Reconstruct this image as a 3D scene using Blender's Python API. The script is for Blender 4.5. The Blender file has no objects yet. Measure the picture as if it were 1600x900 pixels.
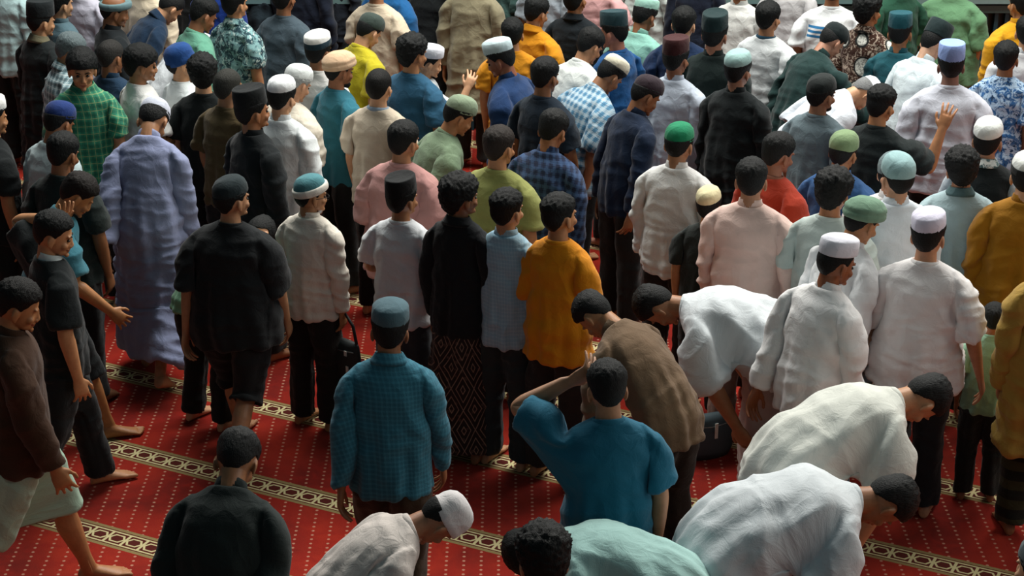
import bpy, bmesh, math, random
import numpy as np
from mathutils import Vector, Matrix, Euler
R = math.radians
C = bpy.context.scene.collection
SC = bpy.context.scene

# ---------------------------------------------------------------- camera
FPX, PITCH, CAMH = 3000.0, R(22.62), 4.91
cam_d = bpy.data.cameras.new('camera'); cam = bpy.data.objects.new('camera', cam_d); C.objects.link(cam)
cam.location = (0, 0, CAMH); cam.rotation_euler = (math.pi / 2 - PITCH, 0, 0)
cam_d.sensor_width = 36; cam_d.lens = 36 * FPX / 1600; cam_d.clip_end = 200
cam_d.dof.use_dof = False
SC.camera = cam

# ---------------------------------------------------------------- light of the hall
SC.view_settings.view_transform = 'Standard'; SC.view_settings.look = 'None'
SC.view_settings.gamma = 1; SC.view_settings.use_curve_mapping = False
SC.view_settings.exposure = 0.0
w = bpy.data.worlds.new('hall_air'); SC.world = w; w.use_nodes = True
w.node_tree.nodes['Background'].inputs[0].default_value = (0.30, 0.52, 0.58, 1)
w.node_tree.nodes['Background'].inputs[1].default_value = 0.15

def area(name, loc, rot, sx, sy, power, col):
    l = bpy.data.lights.new(name, 'AREA'); l.shape = 'RECTANGLE'; l.size = sx; l.size_y = sy; l.energy = power; l.color = col
    o = bpy.data.objects.new(name, l); C.objects.link(o); o.location = loc; o.rotation_euler = rot
    return o
area('hall_light', (1.5, 13.2, 7.5), (R(-16), R(0), 0), 10, 3, 1550, (1.0, 0.965, 0.90))
area('side_light', (7.5, 7.5, 5.5), (0, R(52), 0), 4, 7, 230, (1.0, 0.93, 0.84))

# ---------------------------------------------------------------- projection of a photo pixel to a height in the hall
def unproj(x, y, z=0.0):
    v = -(y - 450) / FPX
    r = ((x - 800) / FPX, math.cos(PITCH) + v * math.sin(PITCH), -math.sin(PITCH) + v * math.cos(PITCH))
    t = (z - CAMH) / r[2]
    return Vector((r[0] * t, r[1] * t, z))

# ---------------------------------------------------------------- node helpers
def new_mat(name):
    m = bpy.data.materials.new(name); m.use_nodes = True
    nt = m.node_tree; b = nt.nodes['Principled BSDF']
    return m, nt, b
class N:
    def __init__(s, nt): s.nt = nt
    def inp(s, node, i, v):
        if v is None: return
        if isinstance(v, bpy.types.NodeSocket): s.nt.links.new(v, node.inputs[i])
        else: node.inputs[i].default_value = v
    def m(s, op, a=None, b=None, c=None, clamp=False):
        n = s.nt.nodes.new('ShaderNodeMath'); n.operation = op; n.use_clamp = clamp
        for i, v in enumerate((a, b, c)): s.inp(n, i, v)
        return n.outputs[0]
    def ramp(s, x, lo, hi):      # smooth 0..1
        n = s.nt.nodes.new('ShaderNodeMapRange'); n.interpolation_type = 'SMOOTHSTEP'
        s.inp(n, 0, x); n.inputs[1].default_value = lo; n.inputs[2].default_value = hi
        return n.outputs[0]
    def mix(s, f, a, b):
        n = s.nt.nodes.new('ShaderNodeMix'); n.data_type = 'RGBA'
        s.inp(n, 0, f); s.inp(n, 6, a); s.inp(n, 7, b)
        return n.outputs[2]
    def noise(s, vec, scale, detail=3.0, rough=0.5, dist=0.0):
        n = s.nt.nodes.new('ShaderNodeTexNoise'); s.inp(n, 0, vec)
        n.inputs['Scale'].default_value = scale; n.inputs['Detail'].default_value = detail
        n.inputs['Roughness'].default_value = rough; n.inputs['Distortion'].default_value = dist
        return n.outputs[0]
    def rest(s):
        n = s.nt.nodes.new('ShaderNodeAttribute'); n.attribute_name = 'rest'
        return n.outputs['Vector']
    def xyz(s, v):
        n = s.nt.nodes.new('ShaderNodeSeparateXYZ'); s.inp(n, 0, v); return n.outputs
    def comb(s, x, y, z):
        n = s.nt.nodes.new('ShaderNodeCombineXYZ')
        for i, v in enumerate((x, y, z)): s.inp(n, i, v)
        return n.outputs[0]
    def bump(s, h, strength, dist, bsdf):
        n = s.nt.nodes.new('ShaderNodeBump'); s.inp(n, 'Height', h)
        n.inputs['Strength'].default_value = strength; n.inputs['Distance'].default_value = dist
        s.nt.links.new(n.outputs[0], bsdf.inputs['Normal'])
def c4(c, k=1.0): return (c[0] * k, c[1] * k, c[2] * k, 1)
def srgb(h):
    o = []
    for i in (0, 2, 4):
        v = int(h[i:i + 2], 16) / 255; o.append(v / 12.92 if v <= .04045 else ((v + .055) / 1.055) ** 2.4)
    return tuple(o)

# ---------------------------------------------------------------- prayer carpet
STR_A = R(-26.4)
def carpet_mat():
    m, nt, b = new_mat('red_prayer_carpet'); n = N(nt)
    g = nt.nodes.new('ShaderNodeNewGeometry').outputs['Position']
    x, y, _ = n.xyz(g)
    big = n.noise(g, 1.6, 4, .6, .4); fine = n.noise(g, 240, 2, .7); mid = n.noise(g, 9, 4, .65, .8)
    base = n.mix(n.ramp(big, .34, .68), c4(srgb('6f0e0b')), c4(srgb('a82613')))
    base = n.mix(n.ramp(mid, .35, .75), base, c4(srgb('93160d')))
    # dots, columns 85 mm apart, 42 mm along a column
    def cell(v, p, off): return n.m('ABSOLUTE', n.m('SUBTRACT', n.m('FRACT', n.m('ADD', n.m('DIVIDE', v, p), off)), .5))
    dx = n.m('MULTIPLY', cell(x, .0862, 5.27), .0862); dy = n.m('MULTIPLY', cell(y, .0425, .0), .0425)
    dd = n.m('SQRT', n.m('ADD', n.m('POWER', dx, 2), n.m('POWER', dy, 2)))
    dot = n.m('SUBTRACT', 1.0, n.ramp(dd, .0062, .0092))
    col = n.mix(n.m('MULTIPLY', dot, .65), base, c4(srgb('d9a88c')))
    # border bands
    ca, sa = math.cos(STR_A), math.sin(STR_A)
    u = n.m('ADD', n.m('MULTIPLY', x, ca), n.m('MULTIPLY', y, sa))
    v = n.m('SUBTRACT', n.m('MULTIPLY', y, ca), n.m('MULTIPLY', x, sa))
    PER = .802; V0 = 7.515
    vv = n.m('MULTIPLY', n.m('SUBTRACT', n.m('FRACT', n.m('ADD', n.m('DIVIDE', n.m('SUBTRACT', v, V0), PER), 20.5)), .5), PER)
    av = n.m('ABSOLUTE', vv)
    band = n.m('SUBTRACT', 1.0, n.ramp(av, .086, .089))
    P = .106
    us = n.m('MULTIPLY', n.m('SUBTRACT', n.m('FRACT', n.m('ADD', n.m('DIVIDE', u, P), 50.0)), .5), P)
    au = n.m('ABSOLUTE', us)
    hexd = n.m('MAXIMUM', n.m('DIVIDE', av, .033), n.m('ADD', n.m('DIVIDE', au, .047), n.m('DIVIDE', av, .075)))
    outline = n.m('MULTIPLY', n.ramp(hexd, .74, .80), n.m('SUBTRACT', 1.0, n.ramp(hexd, 1.02, 1.08)))
    conn = n.m('MULTIPLY', n.ramp(au, .044, .047), n.m('SUBTRACT', 1.0, n.ramp(av, .050, .053)))
    line2 = n.m('MULTIPLY', n.ramp(av, .047, .049), n.m('SUBTRACT', 1.0, n.ramp(av, .057, .059)))
    inner = n.m('MAXIMUM', n.m('MAXIMUM', outline, conn), line2)
    outer = n.m('MULTIPLY', n.ramp(av, .065, .067), band)
    bc = n.mix(inner, c4(srgb('4a0f0c')), c4(srgb('d8cf9c')))
    bc = n.mix(outer, bc, c4(srgb('8f8054')))
    col = n.mix(band, col, bc)
    col = n.mix(n.m('MULTIPLY', n.ramp(fine, .3, .8), .35), col, c4((.02, .004, .003)))
    nt.links.new(col, b.inputs['Base Color'])
    b.inputs['Roughness'].default_value = .95; b.inputs['Specular IOR Level'].default_value = .15
    b.inputs['Sheen Weight'].default_value = .25; b.inputs['Sheen Tint'].default_value = (1, .35, .25, 1)
    n.bump(n.m('ADD', fine, n.m('MULTIPLY', mid, .7)), .6, .004, b)
    return m

# ---------------------------------------------------------------- cloth, skin, hair
MC = {}
def cloth(col, kind='plain', col2=None, col3=None, rough=.88):
    key = (col, kind, col2, col3, rough)
    if key in MC: return MC[key]
    m, nt, b = new_mat('cloth_%s_%s' % (kind, col)); n = N(nt)
    r = n.rest(); x, y, z = n.xyz(r)
    A = srgb(col); base = c4(A)
    wv = n.noise(r, 5, 4, .6, .5)
    if kind == 'plain':
        c = n.mix(n.ramp(wv, .3, .75), c4(A, .90), c4(A, 1.04))
    elif kind == 'plaid':
        B = srgb(col2); D = srgb(col3 or col2)
        def st(v, f, w0, off=0.): return n.m('SUBTRACT', 1.0, n.ramp(n.m('ABSOLUTE', n.m('SUBTRACT', n.m('FRACT', n.m('ADD', n.m('MULTIPLY', v, f), off + 40.)), .5)), w0, w0 + .06))
        hx = n.m('ADD', x, n.m('MULTIPLY', y, .8))
        s1 = st(hx, 21, .17); s2 = st(z, 21, .17); s3 = st(hx, 21, .02, .5); s4 = st(z, 21, .02, .5)
        c = n.mix(n.m('MULTIPLY', s1, .55), base, c4(B)); c = n.mix(n.m('MULTIPLY', s2, .55), c, c4(B))
        c = n.mix(n.m('MULTIPLY', n.m('MAXIMUM', s3, s4), .5), c, c4(D))
    elif kind == 'tinyplaid':
        B = srgb(col2)
        hx = n.m('ADD', x, n.m('MULTIPLY', y, .8))
        s1 = n.m('GREATER_THAN', n.m('FRACT', n.m('ADD', n.m('MULTIPLY', hx, 45.), 40.)), .6); s2 = n.m('GREATER_THAN', n.m('FRACT', n.m('ADD', n.m('MULTIPLY', z, 45.), 40.)), .6)
        c = n.mix(n.m('MULTIPLY', n.m('ADD', s1, s2), .32), base, c4(B))
    elif kind == 'blotch':     # tie-dye or camouflage like print
        B = srgb(col2); D = srgb(col3 or col2)
        p = n.noise(r, 17, 4, .7, 1.2); q = n.noise(r, 31, 3, .7, .6)
        c = n.mix(n.ramp(p, .46, .54), base, c4(B)); c = n.mix(n.ramp(q, .56, .62), c, c4(D))
    elif kind == 'batik':      # dense woven motif
        B = srgb(col2); D = srgb(col3 or col2)
        vo = nt.nodes.new('ShaderNodeTexVoronoi'); n.inp(vo, 0, r); vo.inputs['Scale'].default_value = 24
        hx = n.m('ADD', x, n.m('MULTIPLY', y, .6))
        dm = n.m('ADD', n.m('ABSOLUTE', n.m('SUBTRACT', n.m('FRACT', n.m('ADD', n.m('MULTIPLY', hx, 7.), 40.)), .5)), n.m('MULTIPLY', n.m('ABSOLUTE', n.m('SUBTRACT', n.m('FRACT', n.m('ADD', n.m('MULTIPLY', z, 4.), 40.)), .5)), 1.))
        tri = n.m('ABSOLUTE', n.m('SUBTRACT', n.m('FRACT', n.m('MULTIPLY', dm, 5.)), .5))
        c = n.mix(n.ramp(vo.outputs['Distance'], .18, .30), c4(B), base)
        c = n.mix(n.m('SUBTRACT', 1.0, n.ramp(tri, .06, .13)), c, c4(D))
    elif kind == 'roundels':   # large pale round flowers on brown scroll ground
        B = srgb(col2); D = srgb(col3)
        q = n.noise(r, 38, 3, .6, 1.5)
        c = n.mix(n.ramp(q, .50, .56), base, c4(D))
        vo = nt.nodes.new('ShaderNodeTexVoronoi'); n.inp(vo, 0, r); vo.inputs['Scale'].default_value = 5.2; vo.inputs['Randomness'].default_value = .35
        d = vo.outputs['Distance']
        pet = n.m('GREATER_THAN', n.noise(r, 70, 1, .5, 0), .47)
        c = n.mix(n.m('SUBTRACT', 1.0, n.ramp(d, .40, .44)), c, c4((.01, .012, .012)))
        c = n.mix(n.m('MULTIPLY', n.m('SUBTRACT', 1.0, n.ramp(d, .34, .37)), n.m('ADD', n.m('MULTIPLY', pet, .5), .5)), c, c4(B))
    elif kind == 'chestbands': # three blue bands across the back
        B = srgb(col2)
        f = n.m('FRACT', n.m('ADD', n.m('MULTIPLY', z, 28.), .0))
        zone = n.m('MULTIPLY', n.m('GREATER_THAN', z, 1.215), n.m('LESS_THAN', z, 1.325))
        zone = n.m('MULTIPLY', zone, n.m('LESS_THAN', n.m('ABSOLUTE', n.m('ADD', x, .04)), .11))
        c = n.mix(n.m('MULTIPLY', zone, n.m('GREATER_THAN', f, .45)), base, c4(B))
    elif kind == 'hoops':      # broad horizontal stripes
        B = srgb(col2)
        c = n.mix(n.m('GREATER_THAN', n.m('FRACT', n.m('MULTIPLY', z, 9.)), .5), base, c4(B))
    elif kind == 'pinstripe':
        B = srgb(col2)
        c = n.mix(n.m('MULTIPLY', n.m('GREATER_THAN', n.m('FRACT', n.m('ADD', n.m('MULTIPLY', x, 60.), 40.)), .72), .6), base, c4(B))
    elif kind == 'twotone':    # upper back one colour, lower another, with a dark band
        B = srgb(col2)
        c = n.mix(n.ramp(n.m('ADD', z, n.m('MULTIPLY', wv, .05)), 1.20, 1.26), c4(B), base)
    nt.links.new(c, b.inputs['Base Color'])
    b.inputs['Roughness'].default_value = rough; b.inputs['Specular IOR Level'].default_value = .2
    b.inputs['Sheen Weight'].default_value = .12
    weave = n.noise(r, 420, 1, .5); cre = n.noise(r, 5, 1, .4, 1.0); cre = n.m('MULTIPLY', n.m('ABSOLUTE', n.m('SUBTRACT', cre, .5)), -2.0); cre = n.m('ADD', cre, n.m('MULTIPLY', n.noise(r, 16, 3, .6, .8), .7))
    n.bump(n.m('ADD', n.m('MULTIPLY', weave, .10), cre), .42, .022, b)
    MC[key] = m; return m
def skin(tone):
    key = ('skin', tone)
    if key in MC: return MC[key]
    m, nt, b = new_mat('skin_' + tone); n = N(nt); r = n.rest()
    x, y, z = n.xyz(r)
    A = srgb(tone); q = n.noise(r, 22, 3, .6)
    c = n.mix(n.ramp(q, .3, .7), c4(A, .86), c4(A, 1.06))
    # lips, a property of the skin itself
    lx = n.m('POWER', n.m('DIVIDE', x, .024), 2); lz = n.m('POWER', n.m('DIVIDE', n.m('SUBTRACT', z, 1.5185), .0085), 2)
    lip = n.m('MULTIPLY', n.m('SUBTRACT', 1.0, n.ramp(n.m('ADD', lx, lz), .7, 1.1)), n.m('GREATER_THAN', y, .07))
    c = n.mix(n.m('MULTIPLY', lip, .7), c, c4(srgb('8a3f35')))
    nt.links.new(c, b.inputs['Base Color'])
    b.inputs['Roughness'].default_value = .52; b.inputs['Subsurface Weight'].default_value = .0
    n.bump(n.noise(r, 160, 2, .5), .15, .002, b)
    MC[key] = m; return m
def hairm(col):
    key = ('hair', col)
    if key in MC: return MC[key]
    m, nt, b = new_mat('hair_' + col); n = N(nt); r = n.rest()
    st = nt.nodes.new('ShaderNodeVectorMath'); st.operation = 'MULTIPLY'; n.inp(st, 0, r); st.inputs[1].default_value = (240, 240, 60)
    q = n.noise(st.outputs[0], 1.0, 3, .6)
    c = n.mix(q, c4(srgb(col), .3), c4(srgb(col), 1.1))
    nt.links.new(c, b.inputs['Base Color']); b.inputs['Roughness'].default_value = .62; b.inputs['Specular IOR Level'].default_value = .25
    n.bump(q, .9, .006, b)
    MC[key] = m; return m
def simple(name, col, rough=.6, metal=0., spec=.5, trans=0.):
    key = ('s', name)
    if key in MC: return MC[key]
    m, nt, b = new_mat(name); n = N(nt)
    co = nt.nodes.new('ShaderNodeTexCoord').outputs['Object']
    q = n.noise(co, 30, 3, .6); A = srgb(col)
    nt.links.new(n.mix(q, c4(A, .85), c4(A, 1.1)), b.inputs['Base Color'])
    b.inputs['Roughness'].default_value = rough; b.inputs['Metallic'].default_value = metal; b.inputs['Specular IOR Level'].default_value = spec
    b.inputs['Transmission Weight'].default_value = trans
    MC[key] = m; return m

# ================================================================ floor and far partition
def mesh_obj(name, verts, faces, mat, parent=None, smooth=False):
    me = bpy.data.meshes.new(name); me.from_pydata(verts, [], faces); me.update()
    if smooth: me.polygons.foreach_set('use_smooth', [True] * len(me.polygons))
    me.materials.append(mat)
    o = bpy.data.objects.new(name, me); C.objects.link(o); o.parent = parent
    return o
def box_vf(cx, cy, cz, sx, sy, sz):
    v = [(cx + a * sx / 2, cy + b * sy / 2, cz + c * sz / 2) for a in (-1, 1) for b in (-1, 1) for c in (-1, 1)]
    f = [(0, 1, 3, 2), (4, 6, 7, 5), (0, 4, 5, 1), (2, 3, 7, 6), (0, 2, 6, 4), (1, 5, 7, 3)]
    return v, f
def boxes(name, lst, mat, parent=None):
    V, F = [], []
    for b in lst:
        v, f = box_vf(*b); k = len(V); V += v; F += [tuple(i + k for i in q) for q in f]
    return mesh_obj(name, V, F, mat, parent)
v, f = box_vf(0, 12, -.05, 34, 34, .1)
fl = mesh_obj('floor', v, f, carpet_mat()); fl['kind'] = 'structure'
pm = simple('partition_steel', '16302f', .45, .2); rm = simple('partition_rail', '7fa3a3', .35, .4)
PY = 15.2
part = boxes('wall_far', [(2, PY + .06, .5, 12, .04, 1.0)], pm); part['kind'] = 'structure'
tr = boxes('trim_1', [(2, PY, 1.10, 12, .16, .035)], rm); tr['kind'] = 'structure'
tr2 = boxes('trim_2', [(2, PY, 1.03, 12, .1, .06)], simple('partition_lip', '3d5350', .5)); tr2['kind'] = 'structure'
sl = boxes('trim_3', [(-3.9 + i * .085, PY, .5, .03, .04, 1.0) for i in range(140)], simple('partition_slat', '1f4550', .5, .3)); sl['kind'] = 'structure'

# ================================================================ body and garment templates (figure faces +Y, arms held 35 degrees out)
ARM_A = R(25); SH = np.array((.170, -.006, 1.372)); AD = np.array((math.sin(ARM_A), 0, -math.cos(ARM_A)))
S_EL, S_WR, S_KN, S_F2 = .285, .535, .630, .668
def loft(secs, seg=24, closed=True):
    """secs: list of (centre, uvec, vvec)"""
    V, F = [], []
    for c, u, v in secs:
        c = np.array(c, float); u = np.array(u, float); v = np.array(v, float)
        for k in range(seg):
            a = 2 * math.pi * k / seg; V.append(c + u * math.cos(a) + v * math.sin(a))
    for i in range(len(secs) - 1):
        for k in range(seg):
            a, b = i * seg + k, i * seg + (k + 1) % seg
            F.append((a, b, b + seg, a + seg))
    if closed:
        V.append(np.array(secs[0][0], float)); i0 = len(V) - 1
        V.append(np.array(secs[-1][0], float)); i1 = len(V) - 1; n = (len(secs) - 1) * seg
        for k in range(seg):
            F.append((i0, (k + 1) % seg, k)); F.append((i1, n + k, n + (k + 1) % seg))
    return V, F
def zloft(rows, seg=28):   # rows of (z, rx, ry[, cx, cy])
    return loft([((r[3] if len(r) > 3 else 0, r[4] if len(r) > 4 else 0, r[0]), (r[1], 0, 0), (0, r[2], 0)) for r in rows], seg)
def armloft(s, rows, seg=18):      # rows of (t along arm, r across plane, r front-back[, y offset])
    d = AD * np.array((s, 1, 1)); o = SH * np.array((s, 1, 1)); n = np.array((math.cos(ARM_A) * s, 0, math.sin(ARM_A)))
    return loft([(o + d * r[0] + np.array((0, r[3] if len(r) > 3 else 0, 0)), n * r[1], (0, r[2], 0)) for r in rows], seg)
def ell(c, r, seg=16, rings=10, rot=None):
    V, F = [], []
    M = np.array(rot) if rot is not None else np.eye(3)
    for i in range(rings + 1):
        t = math.pi * i / rings
        for k in range(seg):
            a = 2 * math.pi * k / seg
            p = np.array((r[0] * math.sin(t) * math.cos(a), r[1] * math.sin(t) * math.sin(a), r[2] * math.cos(t)))
            V.append(np.array(c) + M @ p)
    for i in range(rings):
        for k in range(seg):
            a, b = i * seg + k, i * seg + (k + 1) % seg
            F.append((a, a + seg, b + seg, b))
    return V, F
def tubepts(pts, rads, seg=10):
    pts = [np.array(p, float) for p in pts]; secs = []
    for i, p in enumerate(pts):
        d = (pts[min(i + 1, len(pts) - 1)] - pts[max(i - 1, 0)]); d /= np.linalg.norm(d)
        a = np.array((0, 0, 1.)) if abs(d[2]) < .9 else np.array((1., 0, 0))
        u = np.cross(d, a); u /= np.linalg.norm(u); v = np.cross(d, u)
        if i == 0: secs.append((p - d * rads[i] * .6, u * rads[i] * .45, v * rads[i] * .45))
        secs.append((p, u * rads[i], v * rads[i]))
        if i == len(pts) - 1: secs.append((p + d * rads[i] * .6, u * rads[i] * .6, v * rads[i] * .6)); secs.append((p + d * rads[i] * .9, u * rads[i] * .2, v * rads[i] * .2))
    return loft(secs, seg)
def fix(VF):
    bm = bmesh.new()
    vs = [bm.verts.new(v) for v in VF[0]]
    for q in VF[1]:
        try: bm.faces.new([vs[i] for i in q])
        except ValueError: pass
    bmesh.ops.remove_doubles(bm, verts=bm.verts, dist=1e-6)
    bmesh.ops.recalc_face_normals(bm, faces=bm.faces)
    return bm
def fuse(parts, voxel=None, smooth=2, ratio=1.0):
    """join closed lofts, fuse them into one surface and return (verts, mesh)"""
    me = bpy.data.meshes.new('t'); big = bmesh.new()
    for p in parts:
        b = fix(p); tmp = bpy.data.meshes.new('x'); b.to_mesh(tmp); b.free(); big.from_mesh(tmp); bpy.data.meshes.remove(tmp)
    big.to_mesh(me); big.free()
    if voxel is None: return me
    o = bpy.data.objects.new('t', me); C.objects.link(o)
    m = o.modifiers.new('r', 'REMESH'); m.mode = 'VOXEL'; m.voxel_size = voxel; m.adaptivity = 0
    if smooth: s = o.modifiers.new('s', 'SMOOTH'); s.factor = .5; s.iterations = smooth
    if ratio < 1: d = o.modifiers.new('d', 'DECIMATE'); d.ratio = ratio
    dg = bpy.context.evaluated_depsgraph_get(); dg.update()
    out = bpy.data.meshes.new_from_object(o.evaluated_get(dg))
    bpy.data.objects.remove(o); bpy.data.meshes.remove(me)
    return out
def coords(me):
    a = np.empty(len(me.vertices) * 3); me.vertices.foreach_get('co', a); return a.reshape(-1, 3)
def normals(me):
    a = np.empty(len(me.vertices) * 3); me.vertices.foreach_get('normal', a); return a.reshape(-1, 3)

SK_C = np.array((0, -.010, 1.600)); SK_R = np.array((.0765, .0965, .098))
def body_parts(hands=True):
    P = []
    P.append(zloft([(1.475, .052, .05, 0, -.012), (1.445, .06, .055, 0, -.015), (1.432, .085, .06), (1.41, .130, .072), (1.375, .165, .085), (1.30, .166, .102), (1.2, .158, .103), (1.1, .143, .096), (1.0, .150, .1), (.93, .166, .112), (.86, .165, .115), (.82, .12, .1)]))
    P.append(zloft([(1.57, .052, .055, 0, -.008), (1.50, .053, .054, 0, -.010), (1.45, .058, .056, 0, -.014), (1.38, .075, .06, 0, -.012)], 20))
    # head
    P.append(ell(SK_C, SK_R, 26, 16)); P.append(ell((0, .022, 1.562), (.064, .072, .088), 24, 14))
    P.append(ell((0, .038, 1.507), (.046, .050, .033), 20, 10))
    P.append(ell((0, .087, 1.489), (.017, .014, .013)))
    for s in (-1, 1):
        P.append(ell((.028 * s, .078, 1.600), (.024, .011, .008))); P.append(ell((.040 * s, .064, 1.548), (.022, .022, .02)))
        c, sn = math.cos(.3 * s), math.sin(.3 * s)
        P.append(ell((.079 * s, -.004, 1.562), (.0085, .019, .032), rot=[[c, -sn, 0], [sn, c, 0], [0, 0, 1]]))
        P.append(ell((.077 * s, .000, 1.538), (.007, .010, .012)))
        P.append(ell((.010 * s, .098, 1.541), (.009, .010, .008)))
    P.append(tubepts([(0, .086, 1.592), (0, .096, 1.563), (0, .103, 1.547)], [.008, .0095, .0115]))
    P.append(ell((0, .091, 1.524), (.024, .009, .006))); P.append(ell((0, .090, 1.512), (.019, .009, .006)))
    for s in (-1, 1):
        P.append(armloft(s, [(-.025, .004, .03), (.0, .010, .042), (.035, .030, .048), (.08, .047, .051), (.18, .043, .046), (.27, .039, .041), (.33, .040, .043), (.40, .036, .038), (.50, .025, .030), (.545, .021, .028), (.57, .018, .027)]))
        if hands:
            P.append(armloft(s, [(.53, .016, .024), (.555, .016, .030), (.59, .017, .038), (.625, .015, .041), (.640, .012, .038), (.645, .006, .03)], 16))
            d = AD * np.array((s, 1, 1)); o = SH * np.array((s, 1, 1)); nn = np.array((-math.cos(ARM_A) * s, 0, -math.sin(ARM_A)))  # palm normal (inwards)
            def H(t, y, q): return o + d * t + np.array((0, y, 0)) + nn * q
            for y, L, dr in ((.0315, .072, .10), (.0105, .080, .035), (-.0105, .075, -.035), (-.0315, .060, -.10)):
                P.append(tubepts([H(.61, y * .9, 0), H(.636, y, .001), H(.636 + L * .40, y * 1.05 + dr * .10 * .4, .008), H(.636 + L * .72, y * 1.10 + dr * .10 * .8, .021), H(.636 + L * .95, y * 1.14 + dr * .10, .036)], [.0095, .0092, .0084, .0078, .0068], 10))
            P.append(tubepts([H(.565, .022, .004), H(.590, .046, .012), H(.615, .060, .020), H(.640, .064, .026)], [.014, .012, .0098, .008], 10))
        P.append(loft([((.085 * s + (.005 * s if z < .6 else 0), cy, z), (r, 0, 0), (0, r2, 0)) for z, r, r2, cy in
                       ((.92, .07, .08, 0), (.88, .088, .10, 0), (.78, .085, .095, 0), (.65, .074, .082, 0), (.52, .058, .062, 0), (.46, .052, .057, 0), (.40, .050, .056, -.01), (.33, .053, .060, -.016), (.24, .043, .049, -.014), (.14, .032, .036, -.012), (.08, .031, .038, -.012), (.05, .03, .04, -.012))], 18))
        fx = .098 * s
        P.append(loft([((fx, y, h * .5 + .002), (wd, 0, 0), (0, 0, h * .52)) for y, wd, h in ((-.068, .016, .03), (-.06, .027, .055), (-.035, .032, .085), (0, .034, .088), (.04, .038, .065), (.09, .044, .045), (.125, .046, .032), (.145, .042, .026))], 16))
        for k, (xo, ln, r) in enumerate(((-.032, .185, .013), (-.011, .183, .0095), (.007, .176, .009), (.023, .167, .0085), (.037, .156, .008))):
            P.append(tubepts([(fx + xo * s, .12, .016), (fx + xo * s, ln - .02, .013), (fx + xo * s * 1.03, ln, .010)], [r, r, r * .92], 10))
    return P
def sm(a, b, x):
    t = np.clip((x - a) / (b - a), 0, 1); return t * t * (3 - 2 * t)
BN = ['pelvis', 'spine', 'chest', 'neck', 'head', 'uL', 'fL', 'hL', 'gL', 'uR', 'fR', 'hR', 'gR', 'tL', 'sL', 'oL', 'tR', 'sR', 'oR']
BI = {n: i for i, n in enumerate(BN)}
def weights(co, legk=1.0, legw=.02):
    n = len(co); W = np.zeros((n, len(BN))); x, y, z = co.T
    arm = {}
    for s, k in ((-1, 'L'), (1, 'R')):
        d = AD * np.array((s, 1, 1)); o = SH * np.array((s, 1, 1)); q = co - o; t = q @ d
        bis = ARM_A / 2; ap = np.array((.158 * s, 0, 1.30)); nrm = np.array((math.cos(bis) * s, 0, math.sin(bis)))
        A = sm(-.06, .09, t) * sm(-.022, .03, (co - ap) @ nrm); arm[k] = A
        e = sm(S_EL - .05, S_EL + .05, t); wr = sm(S_WR - .02, S_WR + .025, t)
        thumb = sm(.040, .046, y) * (t < .66)
        g = sm(S_KN - .008, S_KN + .014, t) * (1 - thumb)
        W[:, BI['u' + k]] = A * (1 - e); W[:, BI['f' + k]] = A * e * (1 - wr); W[:, BI['h' + k]] = A * wr * (1 - g); W[:, BI['g' + k]] = A * wr * g
    T = 1 - arm['L'] - arm['R']
    leg = sm(.98, .80, z) * legk * T; B = T - leg
    side = sm(-legw, legw, x)
    for k, sd in (('L', 1 - side), ('R', side)):
        kn = sm(.53, .42, z); ft = sm(.10, .065, z)
        if legw > .05: ft = ft * 0
        W[:, BI['t' + k]] = leg * sd * (1 - kn); W[:, BI['s' + k]] = leg * sd * kn * (1 - ft); W[:, BI['o' + k]] = leg * sd * kn * ft
    a = sm(.93, 1.07, z); b = sm(1.12, 1.28, z); c = sm(1.425, 1.465, z); hh = sm(1.485, 1.525, z + np.where(y > 0, .5 * y, -.15 * y))
    c = np.maximum(c, hh); 
    W[:, 0] = B * (1 - a); W[:, 1] = B * a * (1 - b); W[:, 2] = B * b * (1 - c); W[:, 3] = B * c * (1 - hh); W[:, 4] = B * c * hh
    return W
PIV = {'pelvis': (0, 0, .93), 'spine': (0, -.01, 1.02), 'chest': (0, -.01, 1.21), 'neck': (0, -.02, 1.44), 'head': (0, -.012, 1.515)}
PAR = {'pelvis': None, 'spine': 'pelvis', 'chest': 'spine', 'neck': 'chest', 'head': 'neck'}
for s, k in ((-1, 'L'), (1, 'R')):
    d = AD * np.array((s, 1, 1)); o = SH * np.array((s, 1, 1))
    for nm, t, pa in (('u', 0, 'chest'), ('f', S_EL, 'u' + k), ('h', S_WR, 'f' + k), ('g', S_KN, 'h' + k)): PIV[nm + k] = tuple(o + d * t); PAR[nm + k] = pa
    PIV['t' + k] = (.088 * s, 0, .89); PIV['s' + k] = (.09 * s, 0, .475); PIV['o' + k] = (.095 * s, -.012, .08)
    PAR['t' + k] = 'pelvis'; PAR['s' + k] = 't' + k; PAR['o' + k] = 's' + k
def rotm(axis, a): return np.array(Matrix.Rotation(a, 3, axis))
def aim(a, b):
    return np.array(Vector(a).rotation_difference(Vector(b)).to_matrix())
DEF = dict(lean=0, lean2=0, side=0, twist=0, neck=0, yaw=0, tilt=0, L=((-.12, .0, -1), (-.03, .14, -1)), R=((.12, .0, -1), (.03, .14, -1)), curl=(.15, .15), hroll=(0, 0),
           tL=(0, .02, 0, 0), tR=(0, .02, 0, 0))
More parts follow.
